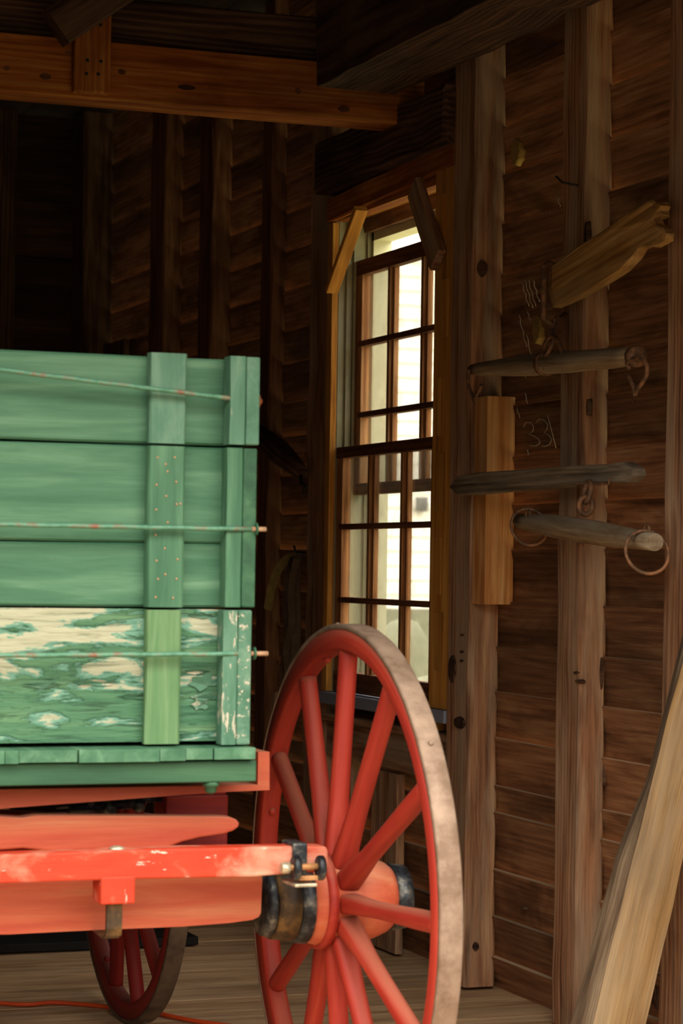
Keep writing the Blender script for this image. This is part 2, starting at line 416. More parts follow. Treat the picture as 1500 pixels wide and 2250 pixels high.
# ------------------------------------------------------------------ posts and studs of the right wall
def post(name, mat, x0, x1, y0, y1, z0, z1, label, cat, rough=.006, group=None, ch=.008, knee=None):
    b = MB(); b.timber(((x0+x1)/2, (y0+y1)/2, z0), ((x0+x1)/2, (y0+y1)/2, z1), y1-y0, x1-x0, (0, 1, 0), ch, 26, rough, var=.1)
    o = obj(name, b, M[mat]); tag(o, label, cat, group); return o
post('wall_post', 'post', 3.215, 3.325, 7.41, 7.60, .01, CEIL-.42, 'thick brown wooden post with knots standing just right of the window', 'post')
post('wall_stud', 'post', 3.235, 3.325, 6.615, 6.78, .01, CEIL, 'tall brown wall stud standing behind the hanging wooden draught bars', 'stud')
post('wall_stud', 'post', 3.215, 3.325, 5.88, 6.05, .01, CEIL, 'brown wall stud at the right edge of the photo, behind the leaning slab', 'stud')
post('wall_post', 'post', 3.235, 3.325, 8.875, 9.10, .01, CEIL, 'rough brown wooden post standing just left of the window', 'post', .012)
post('wall_stud', 'stud', 3.26, 3.325, 9.66, 9.80, .01, CEIL, 'narrow brown wall stud between the green wagon box and the harness straps', 'stud')
post('wall_stud', 'stud', 3.23, 3.325, 10.42, 10.62, .01, CEIL, 'dim wall stud rising above the green box, second from the dark corner', 'stud')
post('wall_stud', 'stud', 3.23, 3.325, 11.20, 11.44, .01, CEIL, 'dim reddish wall stud rising above the green box, nearest the dark corner', 'stud')
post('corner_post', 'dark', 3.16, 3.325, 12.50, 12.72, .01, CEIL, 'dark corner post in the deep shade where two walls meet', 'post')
for x, l in ((Xt(8, 560, 12.6), 'dark stud on the far back wall at the left edge of the photo'),
             (Xt(205, 560, 12.6), 'dark wide stud on the far back wall beside the row of shaded boards'),
             (.3, 'dark stud on the back wall hidden past the left edge')):
    if x < .5: continue
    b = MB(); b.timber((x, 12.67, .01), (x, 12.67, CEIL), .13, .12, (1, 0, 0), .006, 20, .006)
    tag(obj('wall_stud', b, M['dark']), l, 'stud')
b = MB(); b.timber((3.27, 12.2, .01), (3.27, 12.2, 2.55), .42, .03, (0, 1, 0), .004, 20, .006)
tag(obj('upright_board', b, M['dark']), 'wide upright board in deep shade against the right wall beside the dark corner', 'board')
# ------------------------------------------------------------------ beams overhead
b = MB(); b.box(-2.7, 3.27, 8.0, 8.16, 2.985, 3.185, 'x', var=.02)
tag(obj('tie_beam', b, M['beam'], bevel=.006), 'long orange pine tie beam with dark knots crossing overhead at the upper left', 'beam')
b = MB(); b.timber((-2.7, 8.12, 3.268), (3.30, 8.12, 3.268), .165, .15, (0, 0, 1), .006, 40, .006, var=.02)
tag(obj('upper_beam', b, M['dark']), 'dark brown beam lying on top of the orange pine tie beam', 'beam')
x0, x1 = Xt(160, 150, 7.98), Xt(240, 150, 7.98)
b = MB(); b.box(x0, x1, 7.955, 8.0, Zt(206, 200, 7.98), CEIL, 'z', var=.02)
hp = obj('hanging_post', b, M['beam'], bevel=.006); tag(hp, 'short orange pine block nailed to the tie beam with dark nail heads', 'post')
for (px, py) in ((192, 133), (222, 135), (190, 162), (216, 163), (196, 55), (221, 55)):
    b = MB(); p = on(px, py, y=7.953); b.sphere(p, .006, (1, .4, 1), 6); obj('nail_head', b, M['iron'], hp)
p0 = on(120, 62, y=7.85); p1 = on(330, -75, y=7.85)
b = MB(); b.timber(p0, p1, .09, .13, (0, 1, 0), .006, 10, .004)
tag(obj('knee_brace', b, M['dark']), 'dark diagonal brace with a cut end rising from the pine block at the upper left', 'brace')
zp = 3.06
b = MB(); pl = [( -.13, -.16), (.13, -.16), (.15, -.12), (.15, .2), (-.15, .2), (-.15, -.12)]
b.poly(pl, (2.93, 4.3, 3.23), (2.93, 7.80, 3.25), (1, 0, 0), 30, .02, shape=lambda t: (1, 1, 0, 0) if t < .93 else (1, 1, 0, 0), seed=3)
tag(obj('wall_plate', b, M['dark']), 'heavy rough brown beam overhead ending against the pine tie beam above the window', 'beam')
b = MB(); b.timber((3.235, 7.60, 2.955), (3.235, 8.875, 2.955), .20, .13, (0, 0, 1), .01, 14, .012)
tag(obj('girt', b, M['dark']), 'rough brown horizontal timber between the two posts above the window', 'beam')

# ------------------------------------------------------------------ the window
b = MB()
y0, y1, z0, z1 = WIN
b.box(3.25, 3.46, y0-.03, y0+.008, z0, z1, 'z'); b.box(3.25, 3.46, y0-.03, y1+.03, z1-.03, z1, 'y')
win = struct('window_1', b, M['trim'], at=(3.38, 8.4, z0))
b = MB()
for k, (xa, xb, dy) in enumerate(((3.255, 3.262, .0), (3.285, 3.30, .010), (3.302, 3.31, .002), (3.312, 3.322, .014), (3.37, 3.385, .012), (3.24, 3.46, -.004))):
    b.box(xa, xb, y1-.010-dy, y1+.02, z0+.08, z1-.03, 'z')
obj('jamb_track', b, M['jamb'], win)
b = MB(); b.box(3.385, 3.46, y1-.045, y1-.006, z0+.08, z1-.03, 'z'); b.box(3.385, 3.46, y0, y1-.006, 2.675, z1-.031, 'y')
b.box(3.385, 3.46, y0+.004, y0+.03, z0+.08, 2.675, 'z')
obj('outer_jamb', b, M['cream'], win)
b = MB(); b.box(3.225, 3.25, y1-.015, y1+.036, .918, 2.74, 'z')
o = obj('window_casing', b, M['trim'], win, bevel=.002); o['label'] = 'narrow amber left casing of the window'
b = MB(); b.box(3.225, 3.25, 7.61, 7.775, .918, 2.785, 'z')
for k, z in enumerate((1.05, 1.31, 1.60, 1.86, 2.2, 2.5)): b.box(3.223, 3.2255, 7.65+.03*(k % 2), 7.73, z, z+.20, 'z', var=.2)
o = obj('window_casing', b, M['trim'], win, bevel=.002); o['label'] = 'wide amber right casing of the window'
b = MB(); b.timber((3.235, 7.61, 2.83), (3.235, 8.86, 2.79), .09, .035, (0, 0, 1), .004, 8, .004)
b.box(3.24, 3.29, 7.62, 8.84, 2.745, 2.775, 'y')
o = obj('head_casing', b, M['beam'], win); o['label'] = 'reddish head board over the window'
def sash(name, x, rows, zb, zt, yl, yr, label):
    th = .034
    b = MB()
    ycols = [(Yt(952, 1200, 3.27), Yt(895, 1200, 3.27)), (Yt(880, 1200, 3.27), Yt(822, 1200, 3.27)), (Yt(808, 1200, 3.27), Yt(757, 1200, 3.27))]
    Q = lambda z: CZ+(z-CZ)*.982
    rows = [(Q(p), Q(q)) for p, q in rows]; zb, zt = Q(zb), Q(zt)
    b.box(x-th/2, x+th/2, yl, ycols[0][0], zb, zt, 'z'); b.box(x-th/2, x+th/2, ycols[2][1], yr, zb, zt, 'z')
    for (a, c) in ((ycols[0][1], ycols[1][0]), (ycols[1][1], ycols[2][0])):
        m = (a+c)/2
        b.box(x-th/2, x+th/2, m-.012, m+.012, zb, zt, 'z'); b.box(x-.004, x+th/2, m-.025, m+.025, zb, zt, 'z')
    s_ = obj(name, b, M['sash'], win, bevel=.002); s_['label'] = label
    b = MB()
    b.box(x-th/2-.003, x+th/2, yl, yr, zb, rows[0][0], 'y'); b.box(x-th/2-.003, x+th/2, yl, yr, rows[-1][1], zt, 'y')
    for i in range(len(rows)-1):
        m = (rows[i][1]+rows[i+1][0])/2
        b.box(x-th/2-.001, x+th/2, yl+.03, yr-.03, m-.011, m+.011, 'y')
    obj('sash_rail', b, M['sashdark'], s_, bevel=.002)
    for (ra, rb) in rows:
        for (a, c) in ycols:
            b = MB(); b.box(x+.004, x+.007, a-.02, c+.02, ra-.008, rb+.008, 'z')
            obj('window_pane', b, M['glass'], s_)
sash('lower_sash', 3.273, [(.99, 1.257), (1.285, 1.545), (1.571, 1.828)], .912, 1.872, 7.80, 8.815, 'lower sash, nine panes, nearer the room')
sash('upper_sash', 3.343, [(1.73, 1.99), (2.012, 2.27), (2.297, 2.555)], 1.685, 2.615, 7.80, 8.815, 'upper sash slid part way down, open above')
b = MB(); b.box(3.212, 3.45, 7.61, 8.862, .872, .916, 'y')
o = obj('window_sill', b, M['greysill'], win, bevel=.002, at=(3.30, 8.4, .88)); o['label'] = 'grey blue painted sill board'
b = MB(); b.box(3.225, 3.33, 7.61, 8.86, .806, .832, 'y')
o = obj('stool_board', b, M['post'], win, bevel=.002)
b = MB(); b.box(3.34, 3.37, 7.62, 8.86, .80, .8505, 'y'); b.box(3.35, 3.38, 7.62, 8.86, .853, .873, 'y'); obj('sub_sill', b, M['sashdark'], win)
b = MB(); b.timber((3.262, 7.61, .735), (3.262, 8.86, .738), .135, .028, (0, 0, 1), .003, 50, .006, seed=6)
tag(obj('rough_board', b, M['post']), 'rough sawn board with a ragged lower edge nailed under the window sill', 'board')
b = MB(); b.timber((3.303, 8.76, .01), (3.303, 8.76, .795), .16, .04, (0, 1, 0), .004, 10, .005)
tag(obj('cripple_stud', b, M['post']), 'short upright stud under the left end of the window sill', 'stud')
b = MB(); b.timber((3.262, 8.24, .01), (3.262, 8.24, .655), .26, .03, (0, 1, 0), .004, 10, .006)
tag(obj('upright_board', b, M['post']), 'wide knotty upright board under the window seen between the wheel spokes', 'board')
# two wedges of wood propped across the upper corners of the window
p0 = on(793, 458, x=3.20); p1 = on(728, 640, x=3.20)
b = MB(); b.timber(p0, p1, .024, .05, (0, 1, 0), .002, 6, .001, var=.02)
tag(obj('wood_strip', b, M['trim']), 'thin amber strip nailed diagonally across the upper left corner of the window', 'strip')
p0 = on(912, 412, x=3.2); p1 = on(962, 572, x=3.2)
b = MB(); b.timber(p0, p1, .10, .03, (0, 1, 0), .003, 6, .002)
tag(obj('wood_strip', b, M['post']), 'broad brown strip nailed diagonally across the upper right corner of the window', 'strip')

# ------------------------------------------------------------------ outside the window and the doorway
def ground(xs):
    b = MB(); V = {}
    ysl = [-30, -12, -4, 0, 4, 8, 10, 12, 14, 16, 18, 20, 24, 40, 70]
    for i, x in enumerate(xs):
        for j, y in enumerate(ysl): V[i, j] = b.v((x, y, -.12+(.05*mnoise.noise(Vector((x, y, 0))))), (x, y, 0))
    for i in range(len(xs)-1):
        for j in range(len(ysl)-1): b.b.faces.new((V[i, j], V[i+1, j], V[i+1, j+1], V[i, j+1]))
    return b
struct('ground', ground([-30, -12, -5, 0, 3.45]), M['earth'], at=(-5, 5, -.12))
struct('ground', ground([3.45, 5, 6, 7, 8, 9, 10, 12, 16, 30, 60]), M['ground'], at=(12, 5, -.12))
hy = 24.0; HK = hy/17; hx0, hx1 = 6.62*HK, 17.0
h = empty('clapboard_house', (11, hy, -.1), 'bright white clapboard house standing outside beyond the barn window', 'house')
def hz(z): return CZ+(z-CZ)*HK
b = MB(); zf = hz(1.08)
for i in range(44):
    z = zf+i*.155
    b.rings([[Vector((x, hy, z+.16)), Vector((x, hy-.016, z)), Vector((x, hy+.03, z)), Vector((x, hy+.03, z+.16))] for x in (hx0, hx1)],
            [[(x, z, 0)]*4 for x in (hx0, hx1)], smooth=False)
b.box(6.9, hx1, hy+.03, hy+5, zf, 7.8, 'x')
obj('house_wall', b, M['white'], h)
b = MB(); b.box(hx0-.18, hx0, hy-.012, hy+.03, zf, 7.8, 'z'); obj('corner_board', b, M['cream'], h)
b = MB(); b.box(6.9, hx1, hy+.0, hy+5, -.15, zf, 'x'); obj('stone_foundation', b, M['stone'], h)
wx0, wx1, wz0, wz1 = 7.0*HK, 11.0, hz(3.28), hz(4.2)
b = MB(); b.box(wx0, wx1, hy-.06, hy+.02, wz0-.09, wz0, 'x'); b.box(wx0, wx1, hy-.06, hy+.02, wz1, wz1+.12, 'x')
b.box(wx0-.03, wx0+.07, hy-.05, hy+.02, wz0, wz1, 'z'); b.box(wx1-.07, wx1+.03, hy-.05, hy+.02, wz0, wz1, 'z')
fr = obj('house_window', b, M['white'], h)
b = MB(); b.box(wx0+.07, wx1-.07, hy-.04, hy+.0, wz0, wz1, 'z'); obj('pane', b, M['darkglass'], fr)
p = on(925, 1105, y=hy-.05); b = MB(); b.box(p.x-.05, p.x+.05, hy-.12, hy, p.z-.09, p.z+.06, 'z'); b.sphere((p.x+.0, hy-.14, p.z-.02), .05, n=6); obj('wall_lamp', b, M['iron'], h)
for k, (px, py, r_) in enumerate(((930, 1400, .24), (885, 1440, .18), (945, 1452, .2), (870, 1500, .22))):
    b = MB(); c = on(px, py, y=(21.5, 16.0, 13.6, 19.0)[k]); b.sphere((c.x, c.y, c.z-.3), r_, (1.5, 1, 1.0+2.2*(k % 2)), 8)
    for v in b.b.verts: v.co += Vector(v.co-c)*.25*mnoise.noise(v.co*4)
    lo_ = min(v.co.z for v in b.b.verts)
    for v in b.b.verts:
        if v.co.z < c.z-.3: v.co.z = (c.z-.3)+(v.co.z-(c.z-.3))/(lo_-(c.z-.3))*(-.15-(c.z-.3)) if lo_ < c.z-.31 else v.co.z
    tag(obj('field_stone', b, M['stone']), ['pale rock outside seen through the lower right pane of the window, topmost one', 'pale rock outside seen low through the middle pane', 'lowest pale rock outside seen through the right pane beside the wheel rim', 'pale rock outside half hidden by the top of the wheel'][k], 'rock')

# ------------------------------------------------------------------ things hung on the right wall
def chain(mb, pts, r, lr):                                   # oval links between successive points
    for i in range(len(pts)-1):
        a, c = Vector(pts[i]), Vector(pts[i+1]); d = (c-a); L = d.length; d.normalize()
        u = d.cross(Vector((0, 1, 0) if i % 2 else (1, 0, 0))).normalized()
        ctr = (a+c)/2; q = []
        for k in range(16):
            t = k*2*math.pi/16; q.append(ctr+d*math.cos(t)*(L/2+r)+u*math.sin(t)*lr)
        mb.tube(q, r, 8, closed=True)
def ringpts(c, R_, u, v, n=28): return [Vector(c)+Vector(u)*math.cos(k*2*math.pi/n)*R_+Vector(v)*math.sin(k*2*math.pi/n)*R_ for k in range(n)]
# fresh pine board screwed to the near side of the big post
z0, z1 = Zt(1328, 1068, 7.295), Zt(869, 1068, 7.295)
b = MB(); b.box(3.22, 3.322, 7.295, 7.40, z0, z1, 'z', var=.02)
tag(obj('pine_block', b, M['pine'], bevel=.003), 'short length of fresh pale pine timber fixed upright to the thick brown post', 'timber')
# weathered beam stub, tilted, ragged at its upper right end
X = 3.13
ptsu = [(1202, 590), (1232, 564), (1262, 543), (1320, 510), (1370, 474), (1418, 441), (1430, 436), (1440, 445), (1447, 443), (1452, 452), (1446, 462), (1450, 472), (1432, 480), (1438, 492), (1455, 500), (1460, 512), (1458, 528), (1446, 534), (1432, 542), (1412, 541), (1402, 546),
        (1388, 566), (1360, 597), (1322, 622), (1264, 655), (1212, 676), (1202, 640)]
b = MB(); P = [on(x, y, x=X) for x, y in ptsu]
def prism(b, P, dx, gdir):
    gd = Vector(gdir).normalized(); gp = Vector((0, -gd.z, gd.y)); b.new(.03); n = len(P); rg = []; gg = []
    for k, (f, sc) in enumerate(((0, .93), (.12, 1), (.5, 1.0), (.88, 1), (1, .95))):
        c = sum(P, Vector())/n
        rg.append([c+(p-c)*sc+Vector((f*dx+.006*mnoise.noise(p*30+Vector((k, 0, 0))), 0, 0))+Vector((0, 1, 1))*.004*mnoise.noise(p*40+Vector((k*3, 5, 0))) for p in P])
        gg.append([((p.dot(gd)), p.dot(gp), f*dx) for p in P])
    b.rings(rg, gg, smooth=False)
prism(b, P, .035, P[4]-P[0])
sub = obj('beam_stub', b, M['oldbeam'], bevel=.003)
tag(sub, 'broken weathered timber stub with a ragged right end, tilted up across the tall stud', 'timber')
# iron strap round its lower end and the chain down to the first bar
b = MB()
c0 = on(1194, 585, x=3.10); c1 = on(1194, 700, x=3.10)
st = [c0+Vector((.10, .05, 0)), c0+Vector((.02, .01, .012)), c0, c0+(c1-c0)*.5, c1, on(1212, 712, x=3.13), on(1226, 700, x=3.16), on(1242, 690, x=3.22)]
b.tube(st, [.007, .009, .010, .009, .009, .008, .008, .007], 10)
o = obj('strap_iron', b, M['rust'], sub); o['label'] = 'rusty iron hook strap round the lower end'
b = MB()
chain(b, [on(1222, 700, x=3.14), on(1213, 742, x=3.12)], .006, .019)
chain(b, [on(1214, 730, x=3.10), on(1200, 775, x=3.08)], .007, .026)
o = obj('chain_links', b, M['rust'], sub)
# upper draught bar (singletree)
def bar(name, A, B_, rs, mat, label, sq=False, n=20):
    A, B_ = Vector(A), Vector(B_); b = MB(); b.new(.02)
    m = len(rs); pts = [A+(B_-A)*(i/(m-1)) for i in range(m)]
    b.tube(pts, rs, 18, new=False)
    for v in b.b.verts: v.co += Vector((1, 1, 1))*.003*mnoise.noise(v.co*12)
    return tag(obj(name, b, M[mat]), label, 'draught bar')
A = on(1037, 812, x=3.13); B_ = on(1396, 783, x=3.09)
s1 = bar('singletree', A, B_, [.016, .022, .025, .028, .031, .033, .034, .034, .034, .033, .032, .031, .030, .029, .027], 'turned',
         'grey wooden draught bar hanging from rusty chain links below the broken stub')
ax = (B_-A).normalized()
b = MB(); C0 = min((A+(B_-A)*k/100 for k in range(100)), key=lambda p: abs((p-CAM).dot(rr)/(p-CAM).dot(fw)-(1200-750)/FPX)); b.lathe([(-.012, .035), (-.01, .038), (.01, .038), (.012, .035)], (0, 0, 0), 'x', 24)
rot = Vector((1, 0, 0)).rotation_difference(ax).to_matrix()
for v in b.b.verts: v.co = rot @ v.co + C0
q = [on(x, y, x=3.085) for x, y in ((1196, 812), (1192, 785), (1196, 762), (1204, 745), (1212, 738), (1220, 742), (1228, 756), (1234, 772), (1238, 790))]
b.tube(q, .0065, 8)
o = obj('centre_clip', b, M['rust'], s1); o['label'] = 'rusted iron clip round the middle'
b = MB(); b.lathe([(-.012, .0275), (-.010, .030), (.012, .030), (.018, .026), (.020, .0005)], (0, 0, 0), 'x', 24)
for v in b.b.verts: v.co = rot @ v.co + B_
obj('end_ferrule', b, M['rust'], s1)
b = MB(); q = [on(x, y, x=3.07) for x, y in ((1381, 810), (1377, 798), (1388, 790), (1400, 786), (1416, 792), (1422, 808), (1420, 825), (1410, 842), (1400, 856), (1393, 868), (1392, 880), (1396, 868), (1392, 850), (1386, 838), (1380, 825))]
b.tube(q, .0065, 8, closed=False); obj('trace_hook', b, M['rust'], s1)
b = MB(); q = [on(x, y, x=3.10) for x, y in ((1030, 812), (1027, 830), (1030, 850), (1037, 868), (1040, 880), (1046, 868), (1056, 852), (1058, 845))]
b.tube(q, .006, 8); obj('trace_hook', b, M['rust'], s1)
# grey evener bar
X = 3.12
ptsu = [(983, 1070), (1000, 1046), (1045, 1038), (1130, 1034), (1250, 1024), (1335, 1019), (1362, 1015), (1386, 1030), (1388, 1045), (1374, 1060), (1356, 1058), (1240, 1068), (1120, 1078), (1045, 1086), (1000, 1088)]
P = [on(x, y, x=X) for x, y in ptsu]
b = MB(); prism(b, P, .05, P[5]-P[2])
ev = obj('evener_bar', b, M['grey'], bevel=.002)
tag(ev, 'dark grey squared wooden bar hung level across the post and the tall stud', 'draught bar')
b = MB(); q0 = on(1268, 1066, x=3.10); q1 = on(1338, 1062, x=3.10)
b.tube([q0+Vector((0, 0, .012)), q0, (q0+q1)/2+Vector((-.004, 0, .0)), q1, q1+Vector((0, 0, .012))], .005, 8)
chain(b, [on(1292, 1064, x=3.09), on(1288, 1098, x=3.08), on(1285, 1124, x=3.075)], .008, .022)
o = obj('staple_links', b, M['rust'], ev)
# lower round draught bar with two loose rings
A = on(1142, 1144, x=3.16); B_ = on(1438, 1192, x=2.98)
s2 = bar('singletree', A, B_, [.022, .025, .029, .033, .035, .036, .036, .036, .035, .033, .031, .028, .0255, .0235], 'turned',
         'round pale wooden draught bar with a loose iron ring at each end')
ax = (B_-A).normalized()
for (px, py, xx, R_, ex) in ((1162, 1158, 3.12, .056, (1160, 1122)), (1421, 1213, 2.985, .057, (1421, 1155))):
    b = MB(); c = on(px, py, x=xx)
    b.tube(ringpts(c, R_, Vector((.85, -.5, -.12)).normalized(), Vector((.05, .1, 1)).normalized()), .0048, 8, closed=True)
    obj('iron_ring', b, M['rust'], s2)
    b = MB(); c = on(*ex, x=xx+.0); b.tube(ringpts(c-Vector((0, 0, .012)), .014, (0, 1, 0), (0, 0, 1), 14), .004, 6, closed=True); obj('eye_bolt', b, M['rust'], s2)
b = MB(); c = on(1276, 1196, x=3.07); b.tube([c+Vector((0, 0, .03)), c-Vector((0, 0, .006))], [.009, .009]); obj('bolt_end', b, M['rust'], s2)
# chalk marks, drips and ochre spots on the siding
def onboard(px, py): return on(px, py, x=W-.012)
def stroke(pts, r=.0016, mat='chalk'):
    b = MB(); q = []
    for (x, y) in pts:
        p = onboard(x, y)
        for i in range(len(zr)-1):
            if zr[i] <= p.z < zr[i+1]: p.x = W+.025-.043*((p.z-zr[i])/(zr[i+1]-zr[i]))-.001
        q.append(p)
    b.tube(q, r, 6); o = obj('chalk_mark', b, M[mat], wall_right); return o
stroke([(1143, 938), (1150, 928), (1160, 928), (1165, 937), (1160, 948), (1150, 953), (1162, 958), (1170, 966), (1170, 973), (1160, 979), (1146, 978)])
stroke([(1172, 928), (1180, 921), (1190, 922), (1196, 932), (1192, 943), (1184, 950), (1193, 955), (1197, 965), (1190, 976), (1178, 980), (1173, 978)])
stroke([(1200, 911), (1201, 940), (1202, 984)])
for x, ya, yb in ((1144, 620, 672), (1151, 615, 676), (1158, 614, 672), (1168, 614, 662), (1143, 692, 762), (1163, 678, 704), (1149, 735, 830), (1139, 862, 918), (1140, 986, 1002), (1210, 430, 470)):
    n = 8; stroke([(x+1.5*math.sin(k*1.9), ya+(yb-ya)*k/n) for k in range(n+1)], .0012 if yb-ya > 100 else .0018)
def patch(px, py, wx, hz, label):
    b = MB(); c = onboard(px, py); b.new(.02); n = 18; rg = []
    for dx, sc in ((.0, 1), (-.004, .9)):
        rg.append([Vector((c.x+dx+.0, c.y+wx*sc*math.cos(k*2*math.pi/n)*(1+.2*math.sin(k*3)), c.z+hz*sc*math.sin(k*2*math.pi/n)*(1+.15*math.cos(k*5)))) for k in range(n)])
    for v in rg[0]: v.x += .02
    b.rings(rg, [[tuple(p) for p in r] for r in rg]); return obj('chalk_mark', b, M['mark'], wall_right)
patch(1133, 335, .035, .042, ''); patch(1179, 725, .03, .045, '')
# knots and old notches in the posts
def knot(px, py, xx, wy, hz, par, mt='dark'):
    b = MB(); c = on(px, py, x=xx); n = 14
    rg = [[Vector((xx+dx, c.y+wy*sc*math.cos(k*2*math.pi/n)*(1+.08*math.sin(k*2)), c.z+hz*sc*math.sin(k*2*math.pi/n))) for k in range(n)] for dx, sc in ((.015, 1), (-.0015, .9))]
    b.new(.1); b.rings(rg, [[tuple(p) for p in r] for r in rg]); obj('knot', b, M[mt], par)
def knoty(px, py, yy, wx, hz, par, mt='dark'):
    b = MB(); c = on(px, py, y=yy); n = 14
    rg = [[Vector((c.x+wx*sc*math.cos(k*2*math.pi/n), yy+dy, c.z+hz*sc*math.sin(k*2*math.pi/n)*(1+.08*math.sin(k*2)))) for k in range(n)] for dy, sc in ((.015, 1), (-.0015, .9))]
    b.new(.1); b.rings(rg, [[tuple(p) for p in r] for r in rg]); obj('knot', b, M[mt], par)
ob = bpy.data.objects; PM, SM = ob['wall_post'], ob['wall_stud']
knot(1008, 1588, 3.211, .045, .022, PM); knot(992, 1470, 3.211, .03, .05, PM, 'dark'); knot(1013, 1452, 3.211, .012, .004, PM); knot(1013, 1432, 3.211, .012, .004, PM); knot(1013, 1395, 3.211, .012, .003, PM)
knoty(1045, 2080, 7.405, .012, .016, PM); knoty(1060, 590, 7.405, .02, .03, PM)
knot(1270, 1497, 3.231, .02, .006, SM); knot(1264, 1478, 3.231, .014, .004, SM); knot(1290, 895, 3.231, .006, .028, SM); knot(1286, 520, 3.231, .01, .05, SM); knoty(1322, 1480, 6.61, .006, .05, SM, 'dark'); knoty(1328, 1700, 6.61, .006, .04, SM, 'dark')
knot(1452, 2185, W-.004, .09, .055, wall_right); knot(1148, 1995, W-.004, .02, .006, wall_right)
TB = ob['tie_beam']
for px, py, a_, c_ in ((410, 192, .035, .010), (268, 158, .015, .010), (655, 200, .012, .012), (755, 240, .025, .012), (100, 168, .022, .012), (150, 115, .012, .006), (15, 150, .012, .008)): knoty(px, py, 7.998, a_, c_, TB, 'sashdark')
# hook nail
p = on(1262, 408, x=3.22); b = MB(); b.tube([p+Vector((.03, 0, 0)), p+Vector((-.03, .02, .01)), p+Vector((-.05, .03, .03))], .003, 6)
tag(obj('hook_nail', b, M['iron']), 'bent iron nail sticking out of the tall stud above the broken stub', 'nail')
# leaning slab in the lower right corner
b = MB()
B0 = on(1262, 2420, z=0.0); T0 = on(1578, 1120, x=3.17)
B0 = Vector((B0.x, B0.y, .012))
side = Vector((.93, -.36, 0))
sec = [(0, 0), (.095, .004), (.155, -.012), (.162, -.07), (.06, -.10), (-.03, -.085), (-.052, -.05), (-.035, -.02)]
sec = [(u*.86, -v) for u, v in sec][::-1]
b.poly(sec[:], B0, T0, side, 46, .006, seed=2, shape=lambda t: (1.08-.25*t, 1, 0, 0), smooth=False)
_ax = (T0-B0); _L = _ax.length; _ax.normalize(); _u = (side-_ax*_ax.dot(side)).normalized()
for v in b.b.verts:                                  # the bark edge dies out half way up
    d = v.co-B0; t = d.dot(_ax)/_L; u = d.dot(_u); k = max(0, min(1, (t-.40)/.15))
    if u < 0: v.co -= _u*u*k*.9
tag(obj('leaning_slab', b, [M['slab'], M['bark']]), 'pale rough sawn slab with a bark edge leaning against the right wall', 'timber')
sl = bpy.data.objects['leaning_slab']
sl.data.update()
for f in sl.data.polygons:
    n = f.normal
    f.material_index = 1 if n.dot(Vector((-.93, .1, 0)).normalized()) > .55 else 0

# ================================================================== THE WAGON
wag = empty('farm_wagon', (1.3, 6.2, 0), 'old farm wagon with a flaking green box and bright red wheels and running gear', 'wagon')
YT = 5.215                                            # face of the tailgate boards
XL, XR = .70, None
xe0, xe1, xe2 = Xt(498, 1100, 5.17), Xt(537, 1100, 5.16), Xt(567, 1100, 5.16)
XR = xe2
zA, zB, zC, zD = Zt(783, 540, 5.16), Zt(981, 540, 5.17), Zt(1338, 540, 5.17), Zt(1637, 540, 5.16)
zS = Zt(1192, 300, YT)
# tailgate boards, tier by tier
def board(name, mat, x0, x1, y0, y1, za, zb, ax='x', par=wag, bev=.003, g0=None, var=.08):
    b = MB(); b.box(x0, x1, y0, y1, za, zb, ax, var=var); return obj(name, b, M[mat], par, bevel=bev)
def tboard(name, mat, za, zb, wob=.003):
    b = MB(); b.new(.04); n = 30; rg = []; gg = []
    for i in range(n+1):
        x = XL+(xe0+.02-XL)*i/n
        a = za+wob*.5*mnoise.noise(Vector((x*4, za, 0))); c = zb+wob*mnoise.noise(Vector((x*3, zb, 3)))
        e = .005
        prof = [(YT+.025, a), (YT+e, a), (YT, a+e), (YT, c-e), (YT+e, c), (YT+.025, c)]
        rg.append([Vector((x, y, z)) for y, z in prof]); gg.append([(x, z, y) for y, z in prof])
    b.rings(rg, gg, smooth=False)
    return obj(name, b, M[mat], wag)
g = .0025
tg = tboard('tailgate_board', 'green', zB+g, zA-.004); tboard('tailgate_board', 'green', zS+g/2, zB-g); tboard('tailgate_board', 'green', zC+g, zS-g/2)
b = MB(); b.new(plain=True); n = 40; rg = []; gg = []
for i in range(n+1):
    x = XL+(xe0+.02-XL)*i/n
    rg.append([Vector((x, YT+.025, zD+.006)), Vector((x, YT, zD+.006)), Vector((x, YT, zC-g)), Vector((x, YT+.025, zC-g))])
    u = x-1.14
    gg.append([(u, z-zD, y) for y, z in ((.02, zD+.006), (0, zD+.006), (0, zC-g), (.02, zC-g))])
b.rings(rg, gg, smooth=False)
o = obj('tailgate_board', b, M['peel'], wag); o['label'] = 'lowest tailgate boards, paint peeling to cream wood'
# raised paint flakes at the lower right of the tailgate
for k, (px, py, wx, wz) in enumerate(((440, 1352, .028, .006), (428, 1475, .03, .006), (445, 1498, .03, .017), (455, 1530, .035, .009), (440, 1548, .018, .012), (300, 1530, .04, .006), (210, 1500, .05, .006), (90, 1505, .04, .006), (330, 1460, .02, .005))):
    b = MB(); b.new(.05); c = on(px, py, y=YT-.004); n = 14
    ring = [Vector((c.x+wx*math.cos(q*2*math.pi/n)*(1+.3*math.sin(q*2.3+k)), c.y-.008*max(0, math.sin(q*2*math.pi/n)), c.z+wz*math.sin(q*2*math.pi/n)*(1+.35*math.cos(q*1.7+k)))) for q in range(n)]
    b.rings([ring, [v+Vector((0, .0015, 0)) for v in ring]], [[tuple(v) for v in ring]]*2, smooth=False)
    o = obj('paint_flake', b, M['greenchip'], wag)
